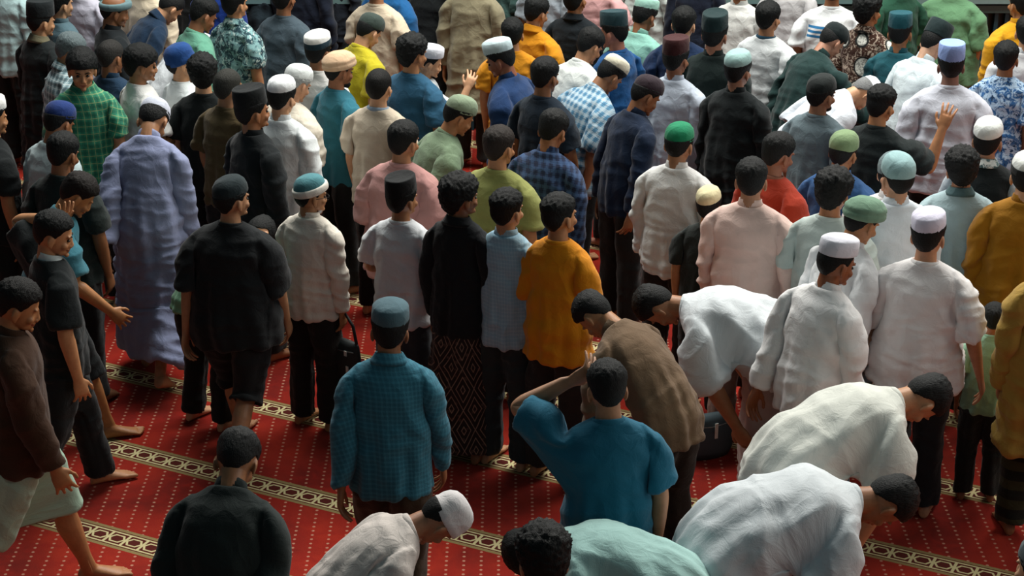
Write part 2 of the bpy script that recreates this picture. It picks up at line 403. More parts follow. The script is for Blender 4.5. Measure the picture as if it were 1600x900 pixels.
def fk(pose):
    p = dict(DEF); p.update(pose); G = {}
    loc = {}
    loc['pelvis'] = rotm('X', R(-p['lean'])); loc['spine'] = rotm('Z', R(-p['twist'] * .5)) @ rotm('X', R(-p['lean2'] * .5)) @ rotm('Y', R(p['side']))
    loc['chest'] = rotm('Z', R(-p['twist'] * .5)) @ rotm('X', R(-p['lean2'] * .5))
    loc['neck'] = rotm('Z', R(-p['yaw'] * .4)) @ rotm('X', R(-p['neck'] * .45))
    loc['head'] = rotm('Z', R(-p['yaw'] * .6)) @ rotm('X', R(-p['neck'] * .55)) @ rotm('Y', R(p['tilt']))
    for i, (s, k) in enumerate(((-1, 'L'), (1, 'R'))):
        d0 = AD * np.array((s, 1, 1)); dU, dF = p[k]
        U = aim(d0, dU); loc['u' + k] = U
        loc['f' + k] = aim(d0, U.T @ np.array(Vector(dF).normalized()))
        loc['h' + k] = np.array(Matrix.Rotation(p['hroll'][i], 3, Vector(d0)))
        loc['g' + k] = rotm('Y', s * p['curl'][i] * 1.6)
        a, b, kn, ft = p['t' + k]
        # thighs keep their own direction when the pelvis tips forward
        loc['t' + k] = rotm('X', R(p['lean'])) @ rotm('X', R(a)) @ rotm('Y', -s * R(b * 57.3)) if abs(b) < 1 else rotm('X', R(a))
        loc['s' + k] = rotm('X', R(-kn)); loc['o' + k] = rotm('X', R(ft))
    for n in BN:
        M = np.eye(4); M[:3, :3] = loc[n]; pv = np.array(PIV[n]); M[:3, 3] = pv - loc[n] @ pv
        G[n] = M if PAR[n] is None else G[PAR[n]] @ M
    return [G[n] for n in BN]
def skin_apply(co, W, G):
    h = np.c_[co, np.ones(len(co))]; out = np.zeros((len(co), 3))
    for i, M in enumerate(G):
        w = W[:, i]
        idx = w > 1e-4
        if idx.any(): out[idx] += w[idx, None] * (h[idx] @ M[:3].T)
    return out

class Tpl:
    def __init__(s, me, legk=1.0, legw=.02, W=None):
        s.me = me; s.co = coords(me); s.no = normals(me); s.W = weights(s.co, legk, legw) if W is None else W
        ws = s.W.sum(1, keepdims=True); s.W = s.W / np.maximum(ws, 1e-6)
        me.polygons.foreach_set('use_smooth', [True] * len(me.polygons))
        a = me.attributes.new('rest', 'FLOAT_VECTOR', 'POINT'); a.data.foreach_set('vector', s.co.ravel().astype(np.float32))
        me.materials.clear()
def headW(n):
    W = np.zeros((n, len(BN))); W[:, 4] = 1; return W

def sleeve(s, t1, r0, r1, r1y=None):
    r1y = r1y or r1
    th = .020; mid = t1 * .55
    rows = [(-.055, .003, .02), (-.03, .004, .045), (.0, .021, .062), (.035, .046, .070), (.08, .5 * (.058 + r0), .98 * r0), (mid, (r0 * .55 + r1 * .45), (r0 * .55 + r1y * .45)), (t1 - .01, r1, r1y), (t1, r1 - .003, r1y - .003), (t1 - .001, r1 - th, r1y - th), (t1 - .04, r1 - th, r1y - th), (t1 - .05, .01, .01)]
    return armloft(s, rows)
def torso(hem, rx, ry, chest=1.0, kind='tee', vest=False):
    th = .021
    w = .186 * chest
    rows = [(1.445, .056, .052, 0, -.016), (1.455, .062, .058, 0, -.016), (1.458, .074, .066, 0, -.015), (1.442, .100, .074, 0, -.010), (1.415, .142, .086), (1.375, w * .96, .104), (1.30, w, .122 * chest), (1.20, w * .97, .124 * chest), (1.08, w * .5 + rx * .46, .5 * (.122 * chest + ry)), (.95, rx * .98, ry * .99)]
    if hem < .9: rows += [(.86, rx * 1.0, ry)]
    if hem < .56: rows += [(.6, rx * 1.06, ry * 1.08)]
    if hem < .36: rows += [(.4, rx * 1.12, ry * 1.15)]
    rows += [(hem + .01, rx * (1.02 if hem > .6 else 1.2), ry * (1.02 if hem > .6 else 1.22)), (hem, rx * (1.02 if hem > .6 else 1.2) - .003, ry * (1.02 if hem > .6 else 1.22) - .003)]
    l = rows[-1]; rows += [(hem + .001, l[1] - th, l[2] - th), (hem + .05, l[1] - th, l[2] - th), (hem + .06, .02, .02)]
    return zloft(rows, 40)
def trouser(s, hem, r_th, r_hem):
    th = .021
    rows = [(1.0, .06, .09), (.95, .085, .115), (.86, .10, .122), (.75, r_th, r_th * 1.12), (.6, r_th * .9, r_th * 1.0), (.47, r_th * .78, r_th * .85)]
    if hem < .35: rows += [(.3, r_hem * .5 + r_th * .38, r_hem * .5 + r_th * .42)]
    rows = [r for r in rows if r[0] > hem + .02] + [(hem + .01, r_hem, r_hem * 1.08), (hem, r_hem - .003, r_hem * 1.08 - .003), (hem + .001, r_hem - th, r_hem * 1.08 - th), (hem + .04, r_hem - th, r_hem * 1.08 - th), (hem + .05, .01, .01)]
    return loft([((.082 * s + (.010 * s if z < .7 else 0), -.012 if z < .45 else 0, z), (a, 0, 0), (0, b, 0)) for z, a, b in rows], 22)
def hips(): return zloft([(1.04, .150, .11), (1.0, .162, .12), (.93, .172, .125), (.86, .172, .125), (.81, .12, .1)], 28)
T = {}
T['body'] = Tpl(fuse(body_parts(), .0052, 1, .17))
T['tee'] = Tpl(fuse([torso(.80, .190, .142)] + [sleeve(s, .235, .079, .080, .088) for s in (-1, 1)], .0105, 5), .45, .16)
T['long'] = Tpl(fuse([torso(.79, .190, .144)] + [sleeve(s, .535, .073, .045, .05) for s in (-1, 1)], .0105, 5), .45, .16)
T['slim'] = Tpl(fuse([torso(.84, .178, .132, .96)] + [sleeve(s, .225, .072, .070, .076) for s in (-1, 1)], .0105, 5), .4, .16)
T['wide'] = Tpl(fuse([torso(.76, .225, .175, 1.10)] + [sleeve(s, .30, .086, .086, .096) for s in (-1, 1)], .0105, 5), .45, .16)
T['tunic'] = Tpl(fuse([torso(.50, .205, .16)] + [sleeve(s, .535, .075, .050, .056) for s in (-1, 1)], .0105, 5), .85, .16)
T['robe'] = Tpl(fuse([torso(.13, .215, .17)] + [sleeve(s, .54, .078, .062, .07) for s in (-1, 1)], .012, 3), 1, .16)
T['vest'] = Tpl(fuse([torso(.86, .200, .150, 1.07)], .0105, 5), .3, .16)
T['trousers'] = Tpl(fuse([hips()] + [trouser(s, .07, .100, .075) for s in (-1, 1)], .0115, 3), 1, .02)
T['shorts'] = Tpl(fuse([hips()] + [trouser(s, .42, .108, .098) for s in (-1, 1)], .0115, 3), 1, .02)
T['sarong'] = Tpl(fuse([zloft([(1.04, .15, .11), (1.0, .168, .125), (.93, .178, .135), (.8, .185, .145), (.6, .18, .145), (.4, .178, .148), (.10, .185, .16), (.09, .18, .155), (.091, .160, .135), (.14, .160, .135), (.15, .02, .02)], 36)], .0115, 3), 1, .14)
def ringtpl(rows, seg=40, W=None):    # rows (z, rx, ry, cx, cy) open band with thickness
    VF = zloft(rows, seg)
    return Tpl(fuse([VF]), W=W)
T['collar_stand'] = Tpl(fuse([loft([((0, -.013 + .010 * (1 - abs(0)), z), (a, 0, 0), (0, b, -.008)) for z, a, b in ((1.425, .080, .070), (1.470, .064, .062), (1.482, .062, .060), (1.483, .057, .055), (1.44, .062, .055), (1.42, .05, .04))], 36)]))
T['collar_fold'] = Tpl(fuse([loft([((0, -.013, z), (a, 0, 0), (0, b, -.010)) for z, a, b in ((1.440, .084, .076), (1.436, .093, .083), (1.450, .086, .077), (1.478, .068, .065), (1.486, .063, .061), (1.482, .058, .056), (1.44, .062, .055), (1.42, .05, .04))], 36)]))
T['collar_tee'] = Tpl(fuse([loft([((0, -.012, z), (a, 0, 0), (0, b, -.006)) for z, a, b in ((1.432, .076, .068), (1.446, .078, .070), (1.458, .072, .066), (1.462, .066, .061), (1.452, .061, .056), (1.43, .05, .04))], 36)]))

# ---- hair and headwear, all fixed to the head
def headshell(fn, sub=5, shrink=-.012):
    bm = bmesh.new(); bmesh.ops.create_icosphere(bm, subdivisions=sub, radius=1)
    me = bpy.data.meshes.new('h'); bm.to_mesh(me); bm.free()
    d = coords(me); k = fn(d); r = 1.0 / np.sqrt((d / SK_R).dot(np.eye(3)) ** 2 @ np.ones(3))
    co = SK_C + d * (r + k)[:, None]
    me.vertices.foreach_set('co', co.ravel()); me.update()
    return Tpl(me, W=headW(len(co)))
def hash_noise(d, f, seed):
    rng = np.random.RandomState(seed); out = np.zeros(len(d))
    for _ in range(7):
        k = rng.randn(3) * f; out += np.sin(d @ k + rng.rand() * 6.28 + 1.5 * np.sin(d @ (rng.randn(3) * f * .5)))
    return out / 7
def hairfn(top, side, fade=.0, line=-.50, tuft=.5, fr=.0, seed=1):
    def fn(d):
        x, y, z = d.T
        # hairline: high over the forehead, round the ears, low at the nape
        ph = np.degrees(np.arctan2(np.abs(x), y))
        edge = np.interp(ph, [0, 25, 45, 60, 70, 80, 92, 106, 120, 145, 180], [.50, .47, .40, .14, -.13, -.10, .04, -.04, -.52, -.82, -.88]) + fr * sm(70, 45, ph)
        m = sm(-.12, -.01, z - edge + .02 * hash_noise(d, 30, seed + 9))
        t = side + (top - side) * sm(.05, .62, z)
        if fade: t = t * (1 - fade * sm(.30, -.35, z))
        t = np.maximum(t, .0045)
        nz = hash_noise(d, 20, seed) * .7 + hash_noise(d, 45, seed + 5) * .8
        return -.016 + m * (.016 + t * (1 + tuft * nz))
    return fn
T['hair_short'] = headshell(hairfn(.020, .008, .6, tuft=.30, seed=3))
T['hair_fade'] = headshell(hairfn(.023, .004, .85, tuft=.35, seed=8))
T['hair_bushy'] = headshell(hairfn(.036, .020, .2, tuft=.42, seed=11))
T['hair_bowl'] = headshell(hairfn(.027, .020, .15, fr=-.20, tuft=.22, seed=14))
T['hair_crop'] = headshell(hairfn(.008, .004, .3, tuft=.15, fr=.08, seed=21))
def beardfn(d):
    x, y, z = d.T
    return np.where(True, -.03, 0) + 0 * x
def cap_rows(rows, tilt=8, cy=0, seg=40, oval=1.22, zc=1.64):
    """rows (z, r) of a turned shape, oval front to back, tipped back a little"""
    secs = []; t = R(tilt)
    for z, r in rows:
        dz = z - zc
        secs.append(((0, SK_C[1] + cy - math.sin(t) * dz * 1.0, zc + dz * math.cos(t)), (r, 0, 0), (0, r * oval * math.cos(t), r * oval * math.sin(t))))
    me = fuse([loft(secs, seg)])
    return Tpl(me, W=headW(len(me.vertices)))
T['peci'] = cap_rows([(1.630, .078), (1.625, .0835), (1.632, .086), (1.70, .0845), (1.732, .082), (1.736, .079), (1.737, .072), (1.730, .060), (1.728, .02)], 6)
T['kufi'] = cap_rows([(1.636, .078), (1.632, .083), (1.638, .0855), (1.675, .086), (1.705, .083), (1.712, .077), (1.722, .060), (1.729, .03), (1.730, .01)], 11)
T['kufi_low'] = cap_rows([(1.646, .078), (1.642, .0825), (1.648, .085), (1.675, .083), (1.700, .074), (1.715, .058), (1.722, .034), (1.724, .01)], 12)
T['skullcap'] = cap_rows([(1.616, .079), (1.612, .083), (1.618, .0855), (1.648, .0855), (1.675, .079), (1.698, .063), (1.710, .042), (1.715, .02), (1.7155, .005)], 14)
T['beanie'] = cap_rows([(1.592, .080), (1.586, .085), (1.592, .0885), (1.62, .0885), (1.625, .086), (1.65, .0865), (1.68, .080), (1.704, .063), (1.716, .040), (1.720, .018), (1.7205, .005)], 15)
T['capband'] = cap_rows([(1.632, .078), (1.630, .0868), (1.634, .0885), (1.668, .0885), (1.672, .0865), (1.671, .078)], 12)
T['turban'] = cap_rows([(1.606, .078), (1.600, .086), (1.606, .097), (1.620, .103), (1.636, .101), (1.644, .0965), (1.652, .100), (1.664, .098), (1.672, .091), (1.690, .078), (1.706, .055), (1.712, .03), (1.713, .01)], 16)
T['wrap'] = cap_rows([(1.604, .078), (1.600, .086), (1.606, .094), (1.622, .097), (1.642, .095), (1.650, .088), (1.648, .078)], 18)
def brim():
    V, F = [], []
    nx, ny = 17, 9
    for s in (0, 1):
        for j in range(ny):
            for i in range(nx):
                u = -1 + 2 * i / (nx - 1); q = j / (ny - 1)
                x = u * .066; y = .080 * math.sqrt(max(0, 1 - (u * .75) ** 2)) + q * .068 * math.sqrt(max(0, 1 - u * u * .85))
                z = 1.640 - .012 * u * u - .012 * q + (.003 if s else 0)
                V.append(np.array((x, SK_C[1] + y + .008, z)))
    for s in (0, 1):
        for j in range(ny - 1):
            for i in range(nx - 1):
                a = s * nx * ny + j * nx + i; F.append((a, a + 1, a + nx + 1, a + nx))
    def e(a, b): F.append((a, b, b + nx * ny, a + nx * ny))
    for i in range(nx - 1): e(i, i + 1); e((ny - 1) * nx + i, (ny - 1) * nx + i + 1)
    for j in range(ny - 1): e(j * nx, (j + 1) * nx); e(j * nx + nx - 1, (j + 1) * nx + nx - 1)
    me = fuse([(V, F)]); return Tpl(me, W=headW(len(me.vertices)))
T['brim'] = brim()
def tpl_of(parts, W=None, **k): 
    me = fuse(parts); return Tpl(me, W=headW(len(me.vertices)) if W is None else W, **k)
T['eyeL'] = tpl_of([ell((-.029, .0795, 1.577), (.0125, .010, .0075), 14, 8)])
T['eyeR'] = tpl_of([ell((.029, .0795, 1.577), (.0125, .010, .0075), 14, 8)])
T['browL'] = tpl_of([tubepts([(-.015, .0935, 1.597), (-.030, .0905, 1.603), (-.046, .0790, 1.598)], [.003, .0038, .0025], 8)])
T['browR'] = tpl_of([tubepts([(.015, .0935, 1.597), (.030, .0905, 1.603), (.046, .0790, 1.598)], [.003, .0038, .0025], 8)])
def torus_pts(c, rx, rz, r=.0016, n=20):
    return [(c[0] + rx * math.cos(2 * math.pi * i / n), c[1], c[2] + rz * math.sin(2 * math.pi * i / n)) for i in range(n + 1)]
T['glasses'] = tpl_of([tubepts(torus_pts((s * .031, .102, 1.574), .023, .018), [.0018] * 21, 6) for s in (-1, 1)] + [tubepts([(s * .054, .100, 1.580), (s * .078, .06, 1.582), (s * .083, .0, 1.580)], [.0018] * 3, 6) for s in (-1, 1)] + [tubepts([(-.01, .103, 1.578), (.01, .103, 1.578)], [.0018] * 2, 6)])
T['beard'] = tpl_of([ell((0, .048, 1.494), (.046, .052, .026), 20, 12), ell((0, .082, 1.488), (.020, .018, .024))])
# ---- body tidy-up: keep skin from poking through cloth
def eyesock(co):
    out = co.copy()
    for s in (-1, 1):
        dx = (co[:, 0] - s * .029) / .016; dz = (co[:, 2] - 1.578) / .011
        g = np.exp(-(dx ** 2 + dz ** 2)) * (co[:, 1] > .04)
        out[:, 1] -= g * .010
    dz = (co[:, 2] - 1.5185) / .0022; g = np.exp(-dz ** 2) * (np.abs(co[:, 0]) < .02) * (co[:, 1] > .07); out[:, 1] -= g * .003
    return out
T['body'].co = eyesock(T['body'].co)

# ================================================================ people
def folds(t, co, no, amp, seed, sleeve_amp=1.0):
    rng = np.random.RandomState(seed); x, y, z = co.T
    def sines(f, n, warp=1.5):
        out = np.zeros(len(co))
        for _ in range(n):
            k = rng.randn(3) * f; q = rng.randn(3) * f * .6
            out += np.sin(co @ k + rng.rand() * 6.28 + warp * np.sin(co @ q + rng.rand() * 6.28))
        return out / n
    th = np.arctan2(x, -y); low = sm(1.34, .80, z)
    ph = rng.rand(4) * 6.28
    drape = np.sin(th * 7 + ph[0] + 1.3 * np.sin(z * 6 + ph[1]) + sines(np.array((5, 5, 2.)), 3)) * .5 + np.sin(th * 12 + ph[2] + 2 * np.sin(z * 5 + ph[3])) * .3
    r1 = sines(np.array((7, 7, 20.)), 4, 2.0); r1 = np.clip(1 - 2.6 * np.abs(r1), -.6, 1)
    r2 = sines(np.array((14, 14, 26.)), 4, 1.6); r2 = 1 - 2.2 * np.abs(r2)
    # slanting folds running from the armpits to the waist
    dg = np.sin((z * 30 + np.abs(x) * 38) + 2.0 * sines(np.array((6, 6, 6.)), 3) + ph[1]) * sm(.05, .15, np.abs(x)) * sm(.95, 1.15, z) * sm(1.42, 1.30, z)
    armz = np.maximum(0, np.abs(x) - .20) > 0
    ctr = sm(1.44, 1.36, z)
    d = amp * ctr * (.0110 * drape * low + .0065 * r1 * (.25 + .75 * low) + .0022 * r2 + .0055 * dg)
    d = d + amp * .0042 * armz * r1 * sleeve_amp
    return co + no * d[:, None]

def instance(name, t, co, mat, parent):
    me = t.me.copy(); me.name = name
    me.vertices.foreach_set('co', co.ravel().astype(np.float32)); me.update()
    me.materials.append(mat)
    o = bpy.data.objects.new(name, me); C.objects.link(o); o.parent = parent
    return o

PLACED = []
SKINS = ['b5835e', 'a8764f', '94623f', 'c49470', '845636']
FOLD = dict(L=((-.30, .12, -1), (.62, .70, -.05)), R=((.30, .12, -1), (-.62, .70, -.05)))
BOW = dict(neck=30, lean2=12)
def walk(a=22, phase=1, **k):
    f = (a, .02, 8, -(a - 8) * .9); b = (-a * .8, .02, 22, a * .8 + 22 - 24)
    d = dict(tL=f if phase > 0 else b, tR=b if phase > 0 else f, L=((-.11, -.25 * phase, -1), (-.05, .05 - .2 * phase, -1)), R=((.11, .25 * phase, -1), (.05, .2 + .2 * phase, -1)), lean=3)
    d.update(k); return d
def mixp(*a):
    d = {}
    for q in a: d.update(q)
    return d
BEND = dict(lean=38, lean2=34, neck=10, L=((-.22, .75, -.55), (.02, .70, -.62)), R=((.22, .75, -.55), (-.02, .70, -.62)), tL=(8, .05, 12, 4), tR=(8, .05, 12, 4))
def cl(v): return cloth(v) if isinstance(v, str) else cloth(*v)
def person(px, py, label, top, tc, bottom='trousers', bc='171b1c', hair='hair_short', hc='0b1011', cap=None, cc='e9e8e6', cc2=None, skn=None, k=.96,
           face=27, pose=None, collar=None, colc=None, build=1.0, faceon=False, group='worshippers crowding the red carpet', extra=(), fold=1.0, under=None, pin=False, brow=None):
    seed = len(PLACED) * 13 + 5; rng = random.Random(seed); build = 1 + (build - 1) * .38
    pose = dict(pose or {}); pose.setdefault('yaw', rng.uniform(-9, 9)); pose.setdefault('tilt', rng.uniform(-3, 3))
    if 'L' not in pose: a_ = rng.uniform(-.10, .12); pose['L'] = ((-.12 - rng.uniform(0, .06), a_ * .5, -1), (rng.uniform(-.04, .08), .12 + a_ + .1 * rng.random(), -1))
    if 'R' not in pose: a_ = rng.uniform(-.10, .12); pose['R'] = ((.12 + rng.uniform(0, .06), a_ * .5, -1), (rng.uniform(-.08, .04), .12 + a_ + .1 * rng.random(), -1))
    skn = skn or SKINS[rng.randrange(5)]
    G = fk(pose); B = T['body']
    root = bpy.data.objects.new('person', None); C.objects.link(root)
    root['label'] = label; root['category'] = 'person'
    co = B.co.copy(); x, y, z = co.T
    # covered skin sits a little deeper than the cloth
    t_arm = np.maximum((co - SH) @ AD, (co - SH * (-1, 1, 1)) @ (AD * (-1, 1, 1)))
    armw = B.W[:, 5:13].sum(1)
    slen = {'tee': .20, 'slim': .19, 'wide': .26, 'long': .50, 'tunic': .50, 'robe': .50, 'vest': -.1}[top]
    if top == 'vest' and under: slen = .5
    hem = {'trousers': .10, 'shorts': .46, 'sarong': .12}[bottom] if top != 'robe' else .18
    cov = (1 - armw) * sm(1.43, 1.40, z) * sm(hem - .01, hem + .02, z) + armw * sm(slen, slen - .03, t_arm)
    co = co - B.no * (np.clip(cov, 0, 1) * .017)[:, None]
    wx = 1.0
    def W_(t, c):
        return skin_apply(c, t.W, G)
    pieces = []
    pieces.append(('body', B, co, skin(skn)))
    def girth(c, rest):
        if build == 1.0: return c
        tor = sm(.5, .8, rest[:, 2]) * sm(1.44, 1.30, rest[:, 2])
        c = c.copy(); inner = np.clip(np.abs(rest[:, 0]) / .2, 0, 1)
        c[:, 0] += np.sign(rest[:, 0]) * inner * .19 * (build - 1) * sm(.5, .8, rest[:, 2]) * sm(1.47, 1.38, rest[:, 2]); c[:, 1] *= 1 + (build - 1) * tor; return c
    if build != 1.0: pieces[0] = ('body', B, girth(co, B.co), skin(skn))
    if top != 'robe' or True:
        tt = T[bottom]; c = folds(tt, tt.co, tt.no, .8 * fold, seed + 1)
        hemz = {'tee': .80, 'slim': .84, 'wide': .76, 'long': .79, 'tunic': .50, 'robe': .1, 'vest': .76}[top]
        ins = sm(hemz + .01, hemz + .06, tt.co[:, 2]); c = c - tt.no * (ins * .022)[:, None]
        if top in ('tunic', 'long', 'wide'): c = c * np.c_[1 - .06 * ins, 1 - .10 * ins, np.ones(len(c))]
        if top == 'robe': c = c * (.93, .93, 1)
        if top != 'robe': pieces.append((bottom, tt, girth(c, tt.co), cl(bc)))
    if under:
        tt = T['long']; c = tt.co - tt.no * .012; pieces.append(('shirt', tt, girth(folds(tt, c, tt.no, .6, seed + 3), tt.co), cl(under)))
    tt = T[top]; c = folds(tt, tt.co, tt.no, fold * 1.3, seed)
    if bottom == 'shorts' or bottom == 'trousers': pass
    pieces.append(({'tee': 'tee_shirt', 'slim': 'tee_shirt', 'wide': 'tee_shirt', 'long': 'shirt', 'tunic': 'tunic', 'robe': 'robe', 'vest': 'vest'}[top], tt, girth(c, tt.co), cl(tc)))
    if collar is None: collar = 'collar_tee' if top in ('tee', 'slim', 'wide') else 'collar_stand'
    if collar: tt = T[collar]; pieces.append(('collar', tt, tt.co, cl(colc or tc)))
    if hair:
        tt = T[hair]; c = tt.co
        if cap:
            lo = {'skullcap': 1.628, 'beanie': 1.606, 'turban': 1.612, 'wrap': 1.612}.get(cap, 1.646)
            zz = c[:, 2] - .22 * (c[:, 1] - SK_C[1]); s_ = sm(lo, lo + .022, zz); c = c + (SK_C - c) * (s_ * .22)[:, None]
        pieces.append(('hair', tt, c, hairm(hc)))
    if cap:
        tt = T[cap]; c = tt.co
        if cap == 'turban' or cap == 'wrap':
            c = folds(tt, c * 1.0, tt.no, 1.0, seed) if False else c + tt.no * (hash_noise(c * 1.0, 60, seed) * .0025)[:, None]
        pieces.append(('cap', tt, c, cl(cc)))
    if cap == 'skullcap' and cc2 == 'brim': tt = T['brim']; pieces.append(('brim', tt, tt.co, cl(cc)))
    elif cc2: tt = T['capband' if cap != 'skullcap' else 'wrap']; pieces.append(('cap_band', tt, tt.co, cl(cc2)))
    if faceon:
        for q in ('eyeL', 'eyeR'): pieces.append(('eye', T[q], T[q].co, simple('eye_dark', '17100c', .25)))
        for q in ('browL', 'browR'): pieces.append(('eyebrow', T[q], T[q].co, hairm(brow or '120e0c')))
    for e in extra:
        if e == 'glasses': pieces.append(('glasses', T['glasses'], T['glasses'].co, simple('glasses_frame', '2a2a2c', .3, .6)))
        if e == 'beard': pieces.append(('beard', T['beard'], T['beard'].co, hairm('14110f')))
    res = [(n, t, skin_apply(c, t.W, G) * k, m) for n, t, c, m in pieces]
    zmin = res[0][2][:, 2].min()
    allv = np.concatenate([r[2] for r in res])
    a = R(-face); ca, sa = math.cos(a), math.sin(a); Rz = np.array([[ca, -sa, 0], [sa, ca, 0], [0, 0, 1.]])
    if pose.get('lean', 0) < 30:      # the crown of the head, or of the cap
        hd = [r[2][t.W[:, 4] > .5] for (_, t, _, _), r in zip(pieces, res)]; hv = np.concatenate(hd)
    else: hv = allv
    tp = Rz @ (hv[hv[:, 2].argmax()] - (0, 0, zmin)) / k
    cen = Rz @ (np.r_[allv[allv[:, 2] > zmin + .7 * k].mean(0)] - (0, 0, zmin)) / k
    root['group'] = group; root.rotation_euler = (0, 0, a)
    rec = dict(root=root, res=res, zmin=zmin, k0=k, k=k, px=px, py=py, tp=tp, cen=cen, label=label, pin=pin, hands={}, Rz=Rz)
    PLACED.append(rec)
    hands = {}
    for i, s in ((7, -1), (11, 1)):
        d = AD * np.array((s, 1, 1)); o = SH * np.array((s, 1, 1)); q = (G[i] @ np.append(o + d * .64, 1))[:3]; q[2] -= zmin / k
        rec['hands']['L' if s < 0 else 'R'] = Rz @ q
    return rec
def where(rec, k, px):
    P = unproj(px, rec['py'], rec['tp'][2] * k)
    return np.array((P.x - rec['tp'][0] * k, P.y - rec['tp'][1] * k))
def settle():
    # people keep their heads in line but stand a little nearer or farther (and so are shorter or taller) until nobody shares a spot
    n = len(PLACED); base = np.array([where(r, r['k'], r['px']) + r['cen'][:2] * r['k'] for r in PLACED]); off = np.zeros((n, 2))
    inv = np.array([.0 if r['pin'] else 1.0 for r in PLACED])
    for it in range(400):
        p = base + off
        for i in range(n):
            for j in range(i):
                d = p[i] - p[j]; L = math.hypot(d[0], d[1])
                if L < .40 and inv[i] + inv[j] > 0:
                    if L < 1e-3: d = np.array((0, .01)); L = .01
                    push = (.40 - L) * .35 * d / L; push[1] *= 1.3
                    if abs(d[1]) < .05: push[1] += .01 * (1 if i > j else -1)
                    s = inv[i] + inv[j]; off[i] += push * inv[i] / s; off[j] -= push * inv[j] / s
        off[:, 0] = np.clip(off[:, 0], -.085, .085); off[:, 1] = np.clip(off[:, 1], -.17, .17); off *= .995
    for i, r in enumerate(PLACED):
        px = r['px'] + off[i][0] / max(base[i][1], 1) * FPX * .95
        k = r['k0']; tgt = where(r, k, px)[1] + off[i][1]
        for _ in range(12):
            y0 = where(r, k, px)[1]; y1 = where(r, k + .01, px)[1]; k += max(-.02, min(.02, (tgt - y0) / (y1 - y0) * .01))
        r['k'] = k; q = where(r, k, px); r['root'].location = (q[0], q[1], 0); r['pos'] = q + r['cen'][:2] * k
        f = k / r['k0']
        for nme, t, c, m in r['res']:
            c = c.copy(); c[:, 2] -= r['zmin']; instance(nme, t, c * f, m, r['root'])
        r['res'] = None
        for h in r['hands']: v = r['hands'][h] * k; r['hands'][h] = Vector((v[0] + q[0], v[1] + q[1], v[2]))
WH = 'e6e4e0'; OW = 'dbd5c8'; BK = '12171a'; CR = 'd3c8b4'
P = person
# ---------------- the three standing side by side in the middle
P(719, 265, 'man in black shirt and dark patterned sarong beside the man in light blue', 'long', '12161a', 'sarong', ('241a18', 'batik', '4a3a34', '8a7060'), hair='hair_bushy', skn='8a5a3a', collar='collar_fold', pose=dict(yaw=28, L=((-.12, .02, -1), (-.02, .12, -1))), faceon=True, k=.955, build=.65, pin=True)
P(790, 293, 'young man in light blue shirt standing between the black shirt and the orange tee', 'long', ('8fb3c6', 'tinyplaid', 'a8c6d4'), bc='2a3234', hair='hair_fade', collar='collar_stand', skn='b88a66', pose=dict(yaw=12), faceon=True, k=.93, build=.6, pin=True)
P(870, 300, 'young man in orange tee shirt and dark trousers looking right', 'wide', 'd88a14', bc='2b2826', hair='hair_fade', skn='a8744c', pose=dict(yaw=22, L=((-.1, .06, -1), (.2, .35, -1)), R=((.14, .06, -1), (-.2, .45, -1))), faceon=True, k=.945, build=.6, pin=True)
# ---------------- left half, front
HW = P(486, 272, 'man with glasses in white long-sleeved shirt and teal cap wrapped in white', 'long', 'e4ddd0', bc='1d1a17', hair='hair_short', cap='skullcap', cc='4b8088', cc2='dcd8ce', skn='a9774f', pose=dict(yaw=34, neck=6, R=((.12, .0, -1), (.02, .10, -1))), faceon=True, extra=('glasses',), k=.875, build=.9, pin=True)
P(366, 272, 'heavy man in black tee and backward dark cap walking barefoot in shorts', 'wide', BK, 'shorts', '15181a', hair='hair_short', cap='skullcap', cc='1d2a2e', skn='a87a58', face=15, pose=walk(20, 1, yaw=30), build=1.45, pin=True, faceon=True)
P(408, 336, 'man in sage green tee stooping half hidden behind the black-clad walker', 'tee', '6f9a7c', hair='hair_short', face=35, pose=mixp(BEND, dict(neck=20)), k=.86)
P(652, 266, 'man in white tee and tall black cap left of the trio', 'tee', 'd4d8dc', k=.905, bc='2b3036', hair='hair_short', cap='peci', cc='0e1113', skn='a06e4a', pose=mixp(dict(yaw=15), FOLD), build=1.05)
P(607, 470, 'man in teal blue checked shirt and slate cap, brown trousers, walking away', 'long', ('2b6478', 'tinyplaid', '3f8397'), bc='3a2a1c', hair='hair_short', cap='kufi', cc='4a6670', skn='8c5b3b', face=5, pose=walk(16, 1, neck=8), build=1.10, collar='collar_fold')
P(368, 668, 'dark figure in charcoal clothes stooping at the bottom edge, left of the brown trousers', 'long', '1b2524', bc='101414', hair='hair_short', face=10, pose=dict(lean=12, lean2=22, neck=25), k=.98, build=1.1)
P(75, 326, 'youth in black tee with white collar and arm bent over the head', 'tee', '131a1c', bc='14191b', hair='hair_short', skn='b9835a', face=62, colc='d0dcdc', collar='collar_stand', pose=dict(yaw=20, neck=18, L=((-.52, -.10, .32), (.70, .42, .22)), hroll=(.5, 0), curl=(.4, .15), tL=(18, .02, 8, -10), tR=(-14, .02, 18, 12)), faceon=True)
P(22, 432, 'man in dark brown tunic and pale mint shorts walking out at the left edge', 'long', '40291a', 'shorts', '9db8a4', hair='hair_short', hc='0f0d0c', skn='a87248', face=75, pose=walk(24, 1, neck=20), build=1.15, k=1.0)
P(116, 268, 'barefoot man in teal shirt bending beside the lavender robe', 'tee', '3f7c8c', 'shorts', '1c2123', hair='hair_short', hc='1a1310', skn='ab7446', face=70, pose=walk(24, -1, lean2=20, neck=20, R=((.15, .5, -.9), (.0, .95, -.4))))
P(240, 150, 'man in long lavender grey robe walking away with bowed head', 'robe', '8a93b4', hair='hair_short', skn='a27350', face=8, pose=walk(14, 1, neck=45, lean2=14), build=.85, cap='skullcap', cc='c3c9d8', k=1.02)
